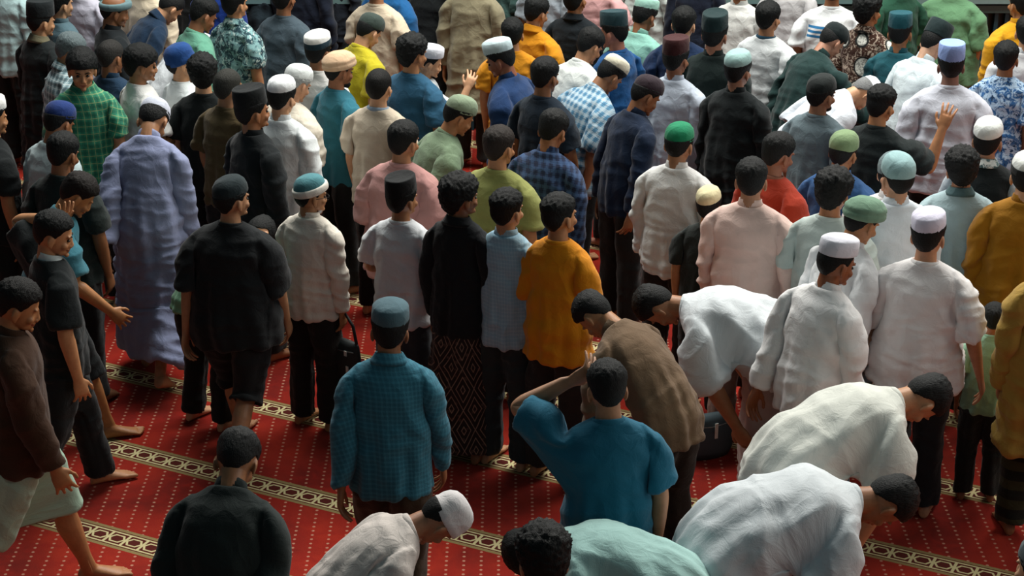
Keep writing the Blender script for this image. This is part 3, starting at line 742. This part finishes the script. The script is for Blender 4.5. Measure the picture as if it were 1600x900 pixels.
P(92, 205, 'dark-haired man in black tee with bare arms behind the teal shirt', 'tee', '14201f', bc='15191b', hair='hair_short', face=20, pose=dict(neck=18))
# ---------------- left block, standing rows
P(8, 146, 'man in white kufi and black tee at the left edge', 'tee', '13191b', hair='hair_short', cap='kufi', cc='e8eae8', face=55, pose=dict(neck=8))
P(68, 158, 'man in bright navy cap with pale teal shirt near the left edge', 'long', 'b4c7ca', hair='hair_short', cap='skullcap', cc='15306a', face=40, pose=dict(neck=22, lean2=8))
P(137, 72, 'young man in green checked shirt facing the camera', 'tee', ('2f8264', 'plaid', '1d5a48', 'a5b078'), hair='hair_bowl', skn='b07c56', face=172, pose=dict(yaw=-6, neck=12, L=((-.12, .2, -1), (.15, .55, -1)), R=((.16, .0, -1), (.05, .1, -1))), faceon=True, collar='collar_fold', build=.9, k=1.0)
P(119, 48, 'grey-haired man in teal and white plaid shirt looking right', 'tee', ('8fa9b0', 'plaid', '2d4750', 'dfe6e6'), hair='hair_short', hc='6c7c80', face=62, pose=dict(neck=18, lean2=8), collar='collar_fold', skn='a97b58')
P(219, 66, 'bowl-haired man in white tee with hands folded in front', 'tee', 'e2e4e2', hair='hair_bowl', skn='a5724e', face=60, pose=mixp(dict(yaw=8, neck=10), FOLD), faceon=True)
P(172, 62, 'man in navy vest over a white tee behind the bowl-haired man', 'vest', '16324a', hair='hair_crop', hc='2b2a28', under='dfe3e3', face=30, pose=dict(neck=15))
P(263, 66, 'man in royal blue beanie and white tee in profile', 'tee', 'd5dee0', hair='hair_crop', cap='beanie', cc='17407a', skn='bd8e68', face=58, pose=dict(yaw=12, neck=-4), faceon=True)
P(319, 79, 'young man with bushy black hair and black tee turned slightly left', 'tee', '141b1c', hair='hair_bushy', face=4, pose=dict(yaw=-12))
P(367, 107, 'man with cropped greying hair in olive brown shirt', 'tee', '4f4228', hair='hair_crop', hc='33342f', skn='9a6c49', face=34, pose=dict(neck=8), build=1.1)
P(415, 130, 'man in tall black cap and black jacket in profile behind the white-shirted man with glasses', 'tunic', '10171a', hair='hair_short', cap='peci', cc='0c1113', skn='97633f', face=48, pose=dict(yaw=8), faceon=True, build=1.04)
P(418, 118, 'person in white robe standing right behind the tall black cap', 'long', 'dfe6e8', hair='hair_short', cap='kufi_low', cc='e6ebee', pose=dict(neck=10), k=.94, build=1.05)
P(45, 2, 'man in tall black cap and long black coat with khaki collar, far left', 'tunic', '10181a', hair='hair_crop', cap='peci', cc='11191c', skn='b08460', face=40, colc='6a6650', collar='collar_fold', pose=dict(neck=10, yaw=8), build=1.12)
P(92, -22, 'man in slate grey shirt with dark hair behind the long black coat', 'tee', '4c6670', hair='hair_short', face=48, pose=dict(neck=4), skn='b38a68', collar='collar_stand')
P(128, -58, 'person in pale lavender shirt at the top left', 'long', 'b9b9c8', hair='hair_short', face=30)
P(176, -8, 'man in grey bucket-like cap and black jacket at the top left', 'long', '11181c', hair='hair_short', cap='wrap', cc='5f7b80', face=60, pose=dict(neck=18), k=.98)
P(268, -14, 'man in navy jacket leaning forward at the top left', 'long', '122a42', hair='hair_crop', hc='17191a', skn='c08f6b', face=62, pose=dict(lean=14, lean2=22, neck=20), faceon=True, collar='collar_fold')
P(301, -8, 'man in sea green tee with head lowered, top left', 'tee', '5c9680', hair='hair_short', skn='8e5f40', face=58, pose=dict(neck=25, lean2=8), faceon=True)
P(228, -62, 'person in cream shirt behind the navy jacket', 'long', 'dccfb6', hair='hair_short')
P(338, -70, 'person in deep royal blue robe at the top edge', 'robe', '0f3484', hair='hair_short', build=.9)
P(374, -22, 'man in teal and white tie-dye print shirt', 'tee', ('7ba3a6', 'blotch', '26424c', 'c9dcd8'), hair='hair_short', face=40, collar='collar_fold')
P(336, 52, 'person in white stooping between the bushy hair and the tie-dye shirt', 'long', 'd6dde2', hair='hair_short', pose=dict(lean=20, lean2=30, neck=20), face=50, cap='skullcap', cc='e2e6ea', k=.88)
# ---------------- middle left rows
P(470, 100, 'white-haired elderly man in loose cream shirt', 'wide', 'd6cfbf', hair='hair_short', hc='b4babb', cap='skullcap', cc='d5dcdc', skn='c09070', face=45, pose=dict(neck=20, lean2=8), build=1.22, faceon=True, brow='8b8c8a')
P(518, 80, 'bearded man in beige knitted cap and teal shirt', 'tee', '2c6e80', hair='hair_crop', cap='turban', cc='c9ab8c', skn='8a5a3c', face=55, pose=dict(neck=12), extra=('beard',), faceon=True)
P(500, 46, 'man in white cap with navy band and white tee', 'tee', 'dcdcd8', hair='hair_short', cap='kufi', cc='e6e8e6', cc2='17303c', skn='946341', face=35, pose=dict(neck=4), build=1.12)
P(573, 20, 'man in bright yellow tee with faded green cap and lowered head', 'tee', 'b0a51e', hair='hair_crop', cap='skullcap', cc='34413c', skn='c0906c', face=50, pose=dict(neck=30, lean2=10), build=1.1)
P(590, 107, 'black-haired man in beige shirt with pale blue collar', 'tee', 'c3b7a4', hair='hair_crop', hc='10100f', colc='8fa2b4', face=30, pose=dict(neck=6), build=1.15)
P(628, 186, 'man in dusty pink shirt with a dark head behind the tall black cap', 'wide', 'b98a86', hair='hair_short', face=30, pose=dict(neck=6), build=1.35, skn='a3714f')
P(642, 49, 'man with thick black hair in steel blue tee', 'tee', '2a5a78', hair='hair_bushy', skn='a87650', face=38, pose=dict(neck=6, yaw=8), build=1.12)
P(668, 68, 'man in small white cap raising one hand beyond the steel blue tee', 'tee', 'c2c9cc', hair='hair_crop', cap='kufi', cc='dfe3ec', face=75, pose=dict(neck=20, R=((.2, .6, -.7), (-.3, .5, .9))), k=.86)
P(783, 196, 'man in olive yellow tee behind the trio', 'tee', '8b9052', hair='hair_short', hc='2c2420', face=30, pose=dict(neck=8), build=1.25)
P(715, 148, 'man in sage green shirt behind the olive yellow tee', 'wide', '6d8268', hair='hair_short', face=70, pose=dict(neck=10, lean2=22), build=1.1, k=.95, cap='skullcap', cc='7f9078')
P(588, -48, 'man in beige tee with bare forearm at the top edge', 'tee', 'cdbfa8', hair='hair_short', skn='b07c5a', build=1.15)
P(612, -66, 'man in bright blue shirt at the top edge', 'tee', '14568c', hair='hair_short', build=1.05, face=35)
P(434, -30, 'man in charcoal grey tee with arms at his sides, top edge', 'wide', '3f4e58', hair='hair_short', face=32, build=1.12, skn='8f5f40')
P(475, -85, 'person in dark navy shirt at the top between two grey shirts', 'long', '10192a', hair='hair_short')
P(668, -75, 'person in black robe at the top edge', 'robe', '0e1416', hair='hair_short', build=1.15)
P(738, -66, 'man in khaki buttoned tunic at the top edge', 'tunic', '847e66', hair='hair_short', face=15, build=1.1)
P(790, 58, 'man in pale cap and dark navy jacket facing left', 'long', '12325c', hair='hair_short', cap='kufi', cc='b9cdd2', skn='8b5238', face=-70, pose=dict(neck=15, lean2=10), build=1.6, faceon=True)
P(858, 88, 'dark-haired man in navy tee between the pale cap and the cream cap', 'tee', '10202e', hair='hair_short', face=40, pose=dict(neck=10))
P(829, -8, 'man in golden yellow shirt with black hair at the top', 'tee', 'c98712', hair='hair_short', skn='a87754', face=40, pose=dict(neck=16), collar='collar_fold')
P(816, 26, 'child-sized black-haired person in amber shirt in front of the golden shirt', 'tee', 'd08a18', hair='hair_short', face=10, k=.88)
P(893, -28, 'man in black buttoned shirt at the top centre', 'long', '0e171d', hair='hair_short', face=25, collar='collar_fold', build=1.12)
P(926, 40, 'black-haired man in white tee with hunched shoulders', 'tee', 'd5dbd8', hair='hair_short', face=50, pose=dict(lean2=20, neck=14), skn='b07f5c')
P(932, -72, 'person in pink shirt at the top centre', 'tee', 'c79a9a', hair='hair_short', pose=FOLD)
P(858, -80, 'person in pale grey blue shirt between gold and black shirts', 'tee', '9eaab4', hair='hair_short')
P(948, 84, 'man in cream cap with billowing blue and white checked shirt', 'wide', ('4e7f9c', 'plaid', 'b4c4cc', '1d3f68'), hair='hair_short', cap='kufi_low', cc='cfccb8', skn='9a6b4a', face=62, pose=dict(lean2=24, neck=20, lean=6), build=1.35)
P(860, 168, 'man in dark indigo plaid shirt behind the orange tee', 'long', ('1d2a48', 'plaid', '3e5a82', '10141c'), bc='14181c', hair='hair_short', face=30, pose=dict(neck=14, lean2=12), build=1.2, k=.97)
P(1008, -6, 'man in mint cap and pale mint shirt at the top', 'long', '7fb3a6', hair='hair_short', cap='kufi', cc='9ac8ba', face=40, pose=dict(neck=18, lean2=12), build=1.1)
P(970, 18, 'man in dark teal cap and blue shirt, with a flushed face', 'tee', '154f86', hair='hair_short', cap='peci', cc='1f3a40', face=-50, pose=dict(neck=12), skn='a36c58')
P(1066, 9, 'man with black hair and navy tee, pale neck', 'tee', '12294a', hair='hair_short', face=20, pose=dict(neck=8), skn='c79a78', build=1.15)
P(1071, 60, 'man in maroon cap with white and blue shirt', 'long', 'c0cbda', hair='hair_short', cap='peci', cc='3a1a1c', skn='8d5c40', face=35, pose=dict(neck=6), build=1.08)
P(1010, 116, 'person in very dark navy clothes behind the green cap', 'long', '0d2038', hair='hair_short', face=60, cap='skullcap', cc='2b2028', pose=dict(neck=22, lean2=14))
P(1120, 12, 'man in large dark green cap and black clothes', 'tunic', '10201f', hair='hair_short', cap='peci', cc='10292b', skn='94634a', face=25, build=1.1, k=1.0)
P(1157, 76, 'man in pale teal topped cap and long black jacket', 'tunic', '11191b', hair='hair_short', hc='0d0f0f', cap='kufi_low', cc='8fb0ae', skn='8c6048', face=35, pose=dict(neck=4), build=1.18)
P(1204, 0, 'young man with black hair in white tee, hands at his sides, top right', 'tee', 'd2d8da', hair='hair_short', skn='b07d5a', face=38, colc='24485c', build=1.15)
P(1160, -48, 'person in white shirt at the top right of the green cap', 'long', 'dcdedb', hair='hair_short')
# ---------------- right block
P(1240, -72, 'person in light grey shirt at the top, right of centre', 'tee', 'b9b9bb', hair='hair_short')
P(1305, -44, 'man in white tee with three blue bands across the back', 'tee', ('dde2e4', 'chestbands', '2b78ae'), hair='hair_short', build=1.35, face=12)
P(1304, 34, 'man in black cap and dark teal jacket reaching forward', 'long', '14302f', hair='hair_crop', cap='skullcap', cc='101c1e', skn='b07f66', face=60, pose=dict(lean=10, lean2=20, neck=20, R=((.2, .8, -.5), (-.1, 1, -.2))), build=1.2)
P(1357, -16, 'young man in brown batik shirt with large white roundels', 'tee', ('3a2117', 'roundels', 'd6d8d0', 'a8998a'), hair='hair_bushy', skn='a56e4a', face=40, collar='collar_fold', faceon=True, pose=dict(yaw=10))
P(1412, -60, 'person in dark forest green tee at the top right', 'tee', '1f4a38', hair='hair_short', face=-20)
P(1492, -58, 'large man in sage green tee at the top right', 'wide', '5f8a66', hair='hair_short', skn='a9784f', face=20, build=1.35)
P(1418, 22, 'man in teal beret-like cap facing away, beside the dark grey cap', 'long', '1c5560', hair='hair_short', cap='peci', cc='124a54', face=30, pose=dict(neck=10))
P(1456, 26, 'man in dark grey cap and pale blue shirt, head bowed', 'long', 'cfdde2', hair='hair_crop', cap='peci', cc='1a2c2e', skn='c69c80', face=55, pose=dict(neck=26, lean2=14), build=1.2, collar='collar_stand')
P(1506, 66, 'man in periwinkle blue cap and broad white shirt', 'wide', 'ccd0dc', hair='hair_short', cap='peci', cc='8aa4dc', skn='8b6455', face=15, pose=dict(neck=6), build=1.35, k=.98)
P(1600, -22, 'man in golden yellow robe at the top right corner', 'tunic', 'd39a18', hair='hair_short', face=-20, build=1.15)
P(1612, 22, 'man in white shirt cut off by the right edge', 'long', 'dde0e2', hair='hair_short', face=10)
P(1576, 62, 'man in blue print shirt between the gold robe and periwinkle cap', 'tee', ('2f5f94', 'blotch', 'a9c4dc', '1c3a5c'), bc='2f6e80', hair='hair_short', face=30, k=.93)
P(1287, 115, 'bearded man with cropped black hair and slate grey shirt', 'tee', '64757c', hair='hair_short', cap='skullcap', cc='161d1d', skn='93664a', face=42, pose=dict(yaw=8, neck=6), extra=('beard',), faceon=True, build=1.1)
P(1381, 130, 'young man in black tee raising an open hand', 'tee', '1c2526', hair='hair_fade', skn='b07a52', face=38, pose=dict(yaw=6, neck=10, R=((.45, .65, -.75), (.12, .35, 1.0)), curl=(.15, -.1)), faceon=True, build=1.05)
P(1362, 118, 'broad man in white shirt stooping between the beard and the raised hand', 'wide', 'cdd4dc', hair='hair_short', hc='8c8f90', face=70, pose=dict(lean=24, lean2=30, neck=30), build=1.25, cap='skullcap', cc='dfe3ea')
P(1548, 182, 'man in white kufi with grey patterned shawl and black vest', 'vest', '12191b', hair='hair_crop', cap='kufi_low', cc='dfe4e2', skn='a4765a', under='aeb9c2', face=25, colc=('c2cccc', 'blotch', '4a6468', 'dfe4e2'), collar='collar_fold', build=1.08)
P(1068, 190, 'man in bright green cap with white shirt and dark trousers', 'long', 'd9dad8', bc='241f1c', hair='hair_short', cap='skullcap', cc='127a54', skn='9c7050', face=30, pose=dict(neck=12), build=1.25)
P(1169, 244, 'broad man in pale pink long-sleeved shirt with black hair', 'long', 'dcc0b6', bc='8c7468', hair='hair_short', skn='a9785a', face=22, pose=dict(neck=6), build=1.35)
P(1216, 206, 'man in brick red shirt with dark hair', 'tee', 'a8361f', hair='hair_short', skn='8d5a40', face=55, pose=dict(neck=14), colc='8a5a46', build=1.1)
P(1134, 290, 'small boy with cream cap between green-capped man and pale pink shirt', 'tee', '1a2220', hair='hair_short', cap='kufi_low', cc='cfc7a0', k=.80)
P(1312, 203, 'man in moss green cap and denim blue shirt', 'long', '2a5282', hair='hair_crop', cap='skullcap', cc='78906a', skn='976846', face=38, pose=dict(neck=10), build=1.25)
P(1333, 258, 'bushy black-haired man in pale grey green shirt', 'tee', 'b4c2be', hair='hair_bushy', skn='9c6744', face=30, pose=dict(neck=8), build=1.1)
P(1378, 236, 'man in pale teal cap beside the grey knitted cap', 'long', 'd8e2ea', hair='hair_crop', cap='skullcap', cc='93b5b8', skn='b98d70', face=-10, k=.97)
P(1407, 236, 'man in grey knitted cap and white shirt', 'long', 'e2e2e2', hair='hair_crop', cap='skullcap', cc='66787c', skn='b08468', face=20, build=1.3)
P(1481, 224, 'man with tousled black hair in light blue grey shirt with slate collar', 'long', '9db4ba', bc='1a2226', hair='hair_bushy', skn='a9785a', face=12, colc='4a6468', collar='collar_fold', build=1.18, pose=dict(yaw=-6))
P(1606, 236, 'man in mustard brown shirt and white cap at the right edge', 'tunic', '96660f', hair='hair_short', cap='kufi_low', cc='d8dcd8', cc2='15191a', face=15, build=1.25)
P(1306, 367, 'man in white kufi and untucked white shirt with khaki trousers walking right', 'long', 'e4e4e4', bc='5a4a2c', hair='hair_crop', cap='kufi', cc='dadbe6', skn='8a5030', face=55, pose=walk(12, 1, yaw=10, neck=8, lean2=8), build=1.2, faceon=True)
HB = P(1463, 324, 'stout man in white tee with lilac white kufi, bare forearms', 'wide', 'e4e2e2', bc='1a1c20', hair='hair_short', cap='kufi', cc='d4d2e4', skn='b98666', face=20, pose=dict(neck=6, R=((.3, -.05, -1), (.24, .12, -1)), L=((-.2, .2, -1), (-.12, .35, -1))), build=1.22)
P(1556, 472, 'small child in mint green shirt with black hair', 'tee', '8fb89e', hair='hair_short', skn='9b6240', face=10, k=.66, build=.98, bc='232625')
P(1662, 352, 'man in ochre tunic over dark striped trousers at the right edge', 'tunic', 'a8873c', bc=('14160f', 'hoops', '32331c'), hair='hair_short', face=0, build=1.15, pose={})
P(1350, 308, 'man in sage green cap and white shirt behind the khaki-trousered walker', 'long', 'd9dcde', bc='5f6a70', hair='hair_short', cap='turban', cc='6a8a74', face=62, pose=dict(neck=14, lean2=14), build=1.15, k=.97)
# ---------------- bending and moving people in front
P(1120, 452, 'broad person in white shirt bending over above pale pink cloth', 'wide', 'cfd6da', 'sarong', 'b09c98', hair='hair_short', face=-75, pose=mixp(BEND, dict(lean=58, lean2=22, neck=10)), build=1.5, skn='9a6b4a', k=1.0, pin=True)
P(950, 563, 'man in teal tee with one hand on his black hair', 'tee', '17607a', bc='14191b', hair='hair_short', skn='a87a5a', face=-8, pose=dict(neck=12, L=((-.50, .48, .20), (.86, -.16, .50)), hroll=(.6, 0), curl=(.4, .15), lean2=6), build=1.2)
P(922, 452, 'man in taupe brown shirt bending behind the hand-on-hair man', 'long', '6a5540', bc='2a211c', hair='hair_short', face=-48, pose=mixp(BEND, dict(lean=26, lean2=28, neck=20)), k=.95)
P(850, 812, 'black-haired person at the bottom edge, only head and neck in view', 'tee', '3c4c58', hair='hair_bushy', skn='b88868', face=-15, pose=dict(neck=14))
P(960, 830, 'person in pale mint tee stooping at the bottom edge', 'wide', 'a5cdc8', hair='hair_short', face=-75, pose=mixp(BEND, dict(lean=50, neck=30)), build=.9, pin=True)
P(1268, 738, 'person in white shirt bending far down in the lower right', 'wide', 'd3dade', bc='26373a', hair='hair_short', face=80, pose=mixp(BEND, dict(lean=56, lean2=28, neck=10, tL=(14, .05, 14, 0), tR=(-14, .05, 10, 22))), build=1.5, k=1.04, pin=True)
P(1470, 584, 'person in off-white shirt and taupe sarong bending at the right', 'wide', 'd5d8d0', 'sarong', '8e8577', hair='hair_short', face=72, pose=mixp(BEND, dict(lean=48, lean2=26, neck=16)), build=1.25, k=1.03)
P(705, 768, 'man in white cap bowing low at the bottom centre', 'tee', 'd8cfc8', hair='hair_crop', cap='beanie', cc='e2dede', skn='a87658', face=72, pose=dict(lean=26, lean2=34, neck=20, L=((-.1, .3, -1), (0, .4, -1)), R=((.1, .3, -1), (0, .4, -1))), k=.92)
P(1628, 836, 'person in dark grey cap cut off at the lower right corner', 'tee', '2a3236', hair='hair_short', cap='skullcap', cc='5a666a', face=-30)
# ---------------- people beyond the top edge whose bodies still show
for q, (x, y, t, c, l) in enumerate([
    (10, -66, 'long', 'a9c6c8', 'person in pale teal robe at the far top left corner'),
    (300, -95, 'long', '15181a', 'dark clothed person beyond the sea green tee'),
    (520, -110, 'long', '131a24', 'blackish navy clothed person beyond the beige tee'),
    (780, -95, 'tee', '3f5c58', 'person in muted teal tee beyond the khaki tunic'),
    (1095, -80, 'long', '101a2c', 'person in midnight blue beyond the dark green cap'),
    (1010, -100, 'long', 'c9d4d0', 'person in off-white beyond the mint cap'),
    (1365, -110, 'long', '2a2320', 'person in dark brown beyond the batik shirt'),
    (1180, -120, 'long', '5a3a34', 'person in russet brown beyond the white tee'),
    (400, -110, 'long', '1e2c34', 'person in ink blue beyond the charcoal tee'),
    (165, -110, 'long', '20282a', 'person in dark grey beyond the lavender shirt'),
    (700, -130, 'long', '23292c', 'person in graphite shirt beyond the black robe'),
    (900, -125, 'long', '26303a', 'person in dusky blue shirt beyond the black buttoned shirt')]):
    P(x, y, l, t, c, hair='hair_short', pose=dict(neck=6))

settle(); hw, hb = HW['hands'], HB['hands']
# ================================================================ things people carry
def top(o, label, cat): o['label'] = label; o['category'] = cat; return o
def empty(name, loc, rz=0):
    o = bpy.data.objects.new(name, None); C.objects.link(o); o.location = loc; o.rotation_euler = (0, 0, rz); return o
def part(name, VFs, mat, parent, smooth=True, bevel=0):
    me = fuse(VFs); me.name = name
    if smooth: me.polygons.foreach_set('use_smooth', [True] * len(me.polygons))
    me.materials.append(mat); o = bpy.data.objects.new(name, me); C.objects.link(o); o.parent = parent
    return o
def bag(loc, rz, w_, h_, d_, colour, tagc, label, cat='bag', strap=True):
    r = top(empty('shoulder_bag', loc, rz), label, cat)
    rows = [(-h_, .30, .2), (-h_ * .98, .44, .42), (-h_ * .8, .50, .52), (-h_ * .4, .50, .50), (-h_ * .08, .47, .36), (0, .45, .18), (0.004, .30, .05)]
    part('pouch', [loft([((0, 0, z), (w_ * a, 0, 0), (0, d_ * b, 0)) for z, a, b in rows], 28)], simple('bag_' + colour, colour, .7), r)
    if strap: part('strap', [tubepts([(-w_ * .42, 0, -.02), (-w_ * .30, 0, .10), (0, 0, .17), (w_ * .30, 0, .10), (w_ * .42, 0, -.02)], [.009] * 5, 8)], simple('strap_' + colour, '15191a', .7), r)
    part('zip', [tubepts([(-w_ * .40, -d_ * .30, -h_ * .18), (0, -d_ * .42, -h_ * .20), (w_ * .40, -d_ * .30, -h_ * .18)], [.003] * 3, 6)], simple('zip_metal', '9aa0a0', .4, .8), r)
    for i, (dx, dz, s) in enumerate(tagc):
        v, f = box_vf(dx, -d_ * .52, dz, .018, .004, s); part('tag', [([np.array(q) for q in v], f)], simple('bag_tag', 'cfd6cf', .6), r, smooth=False)
    return r
bag((hw['R'].x, hw['R'].y, hw['R'].z - .09), R(-40), .22, .24, .10, '1a2424', ((.05, -.05, .03), (.06, -.15, .05)), 'black shoulder bag hanging from the hand of the white-shirted man with glasses')
q = unproj(1104, 712, 0)
bag((q.x, q.y, .25), R(20), .30, .25, .13, '3a4c54', ((.02, -.07, .09),), 'slate grey bag with a pale tag on the carpet beside the taupe-shirted man', strap=True)
# water bottle in the stout man's left hand
def bottle(loc):
    r = top(empty('water_bottle', loc), 'clear plastic water bottle in the left hand of the stout white-shirted man', 'bottle')
    m, nt, b = new_mat('clear_plastic'); b.inputs['Base Color'].default_value = (.86, .93, .95, 1); b.inputs['Roughness'].default_value = .12
    b.inputs['Transmission Weight'].default_value = .75; b.inputs['IOR'].default_value = 1.2
    rows = [(.0, .026), (.004, .032), (.03, .033), (.05, .031), (.07, .033), (.12, .033), (.14, .031), (.155, .033), (.18, .024), (.20, .013), (.212, .013)]
    part('bottle_body', [loft([((0, 0, z), (a, 0, 0), (0, a, 0)) for z, a in rows], 24)], m, r)
    part('label_band', [loft([((0, 0, z), (a, 0, 0), (0, a, 0)) for z, a in ((.072, .030), (.072, .0342), (.118, .0342), (.118, .030))], 24)], simple('bottle_label', '9cc0d4', .5), r)
    part('bottle_cap', [loft([((0, 0, z), (a, 0, 0), (0, a, 0)) for z, a in ((.208, .012), (.208, .0155), (.222, .0155), (.225, .013))], 24)], simple('bottle_cap_blue', 'dfe8ee', .5), r)
bottle((hb['L'].x, hb['L'].y, hb['L'].z - .17))
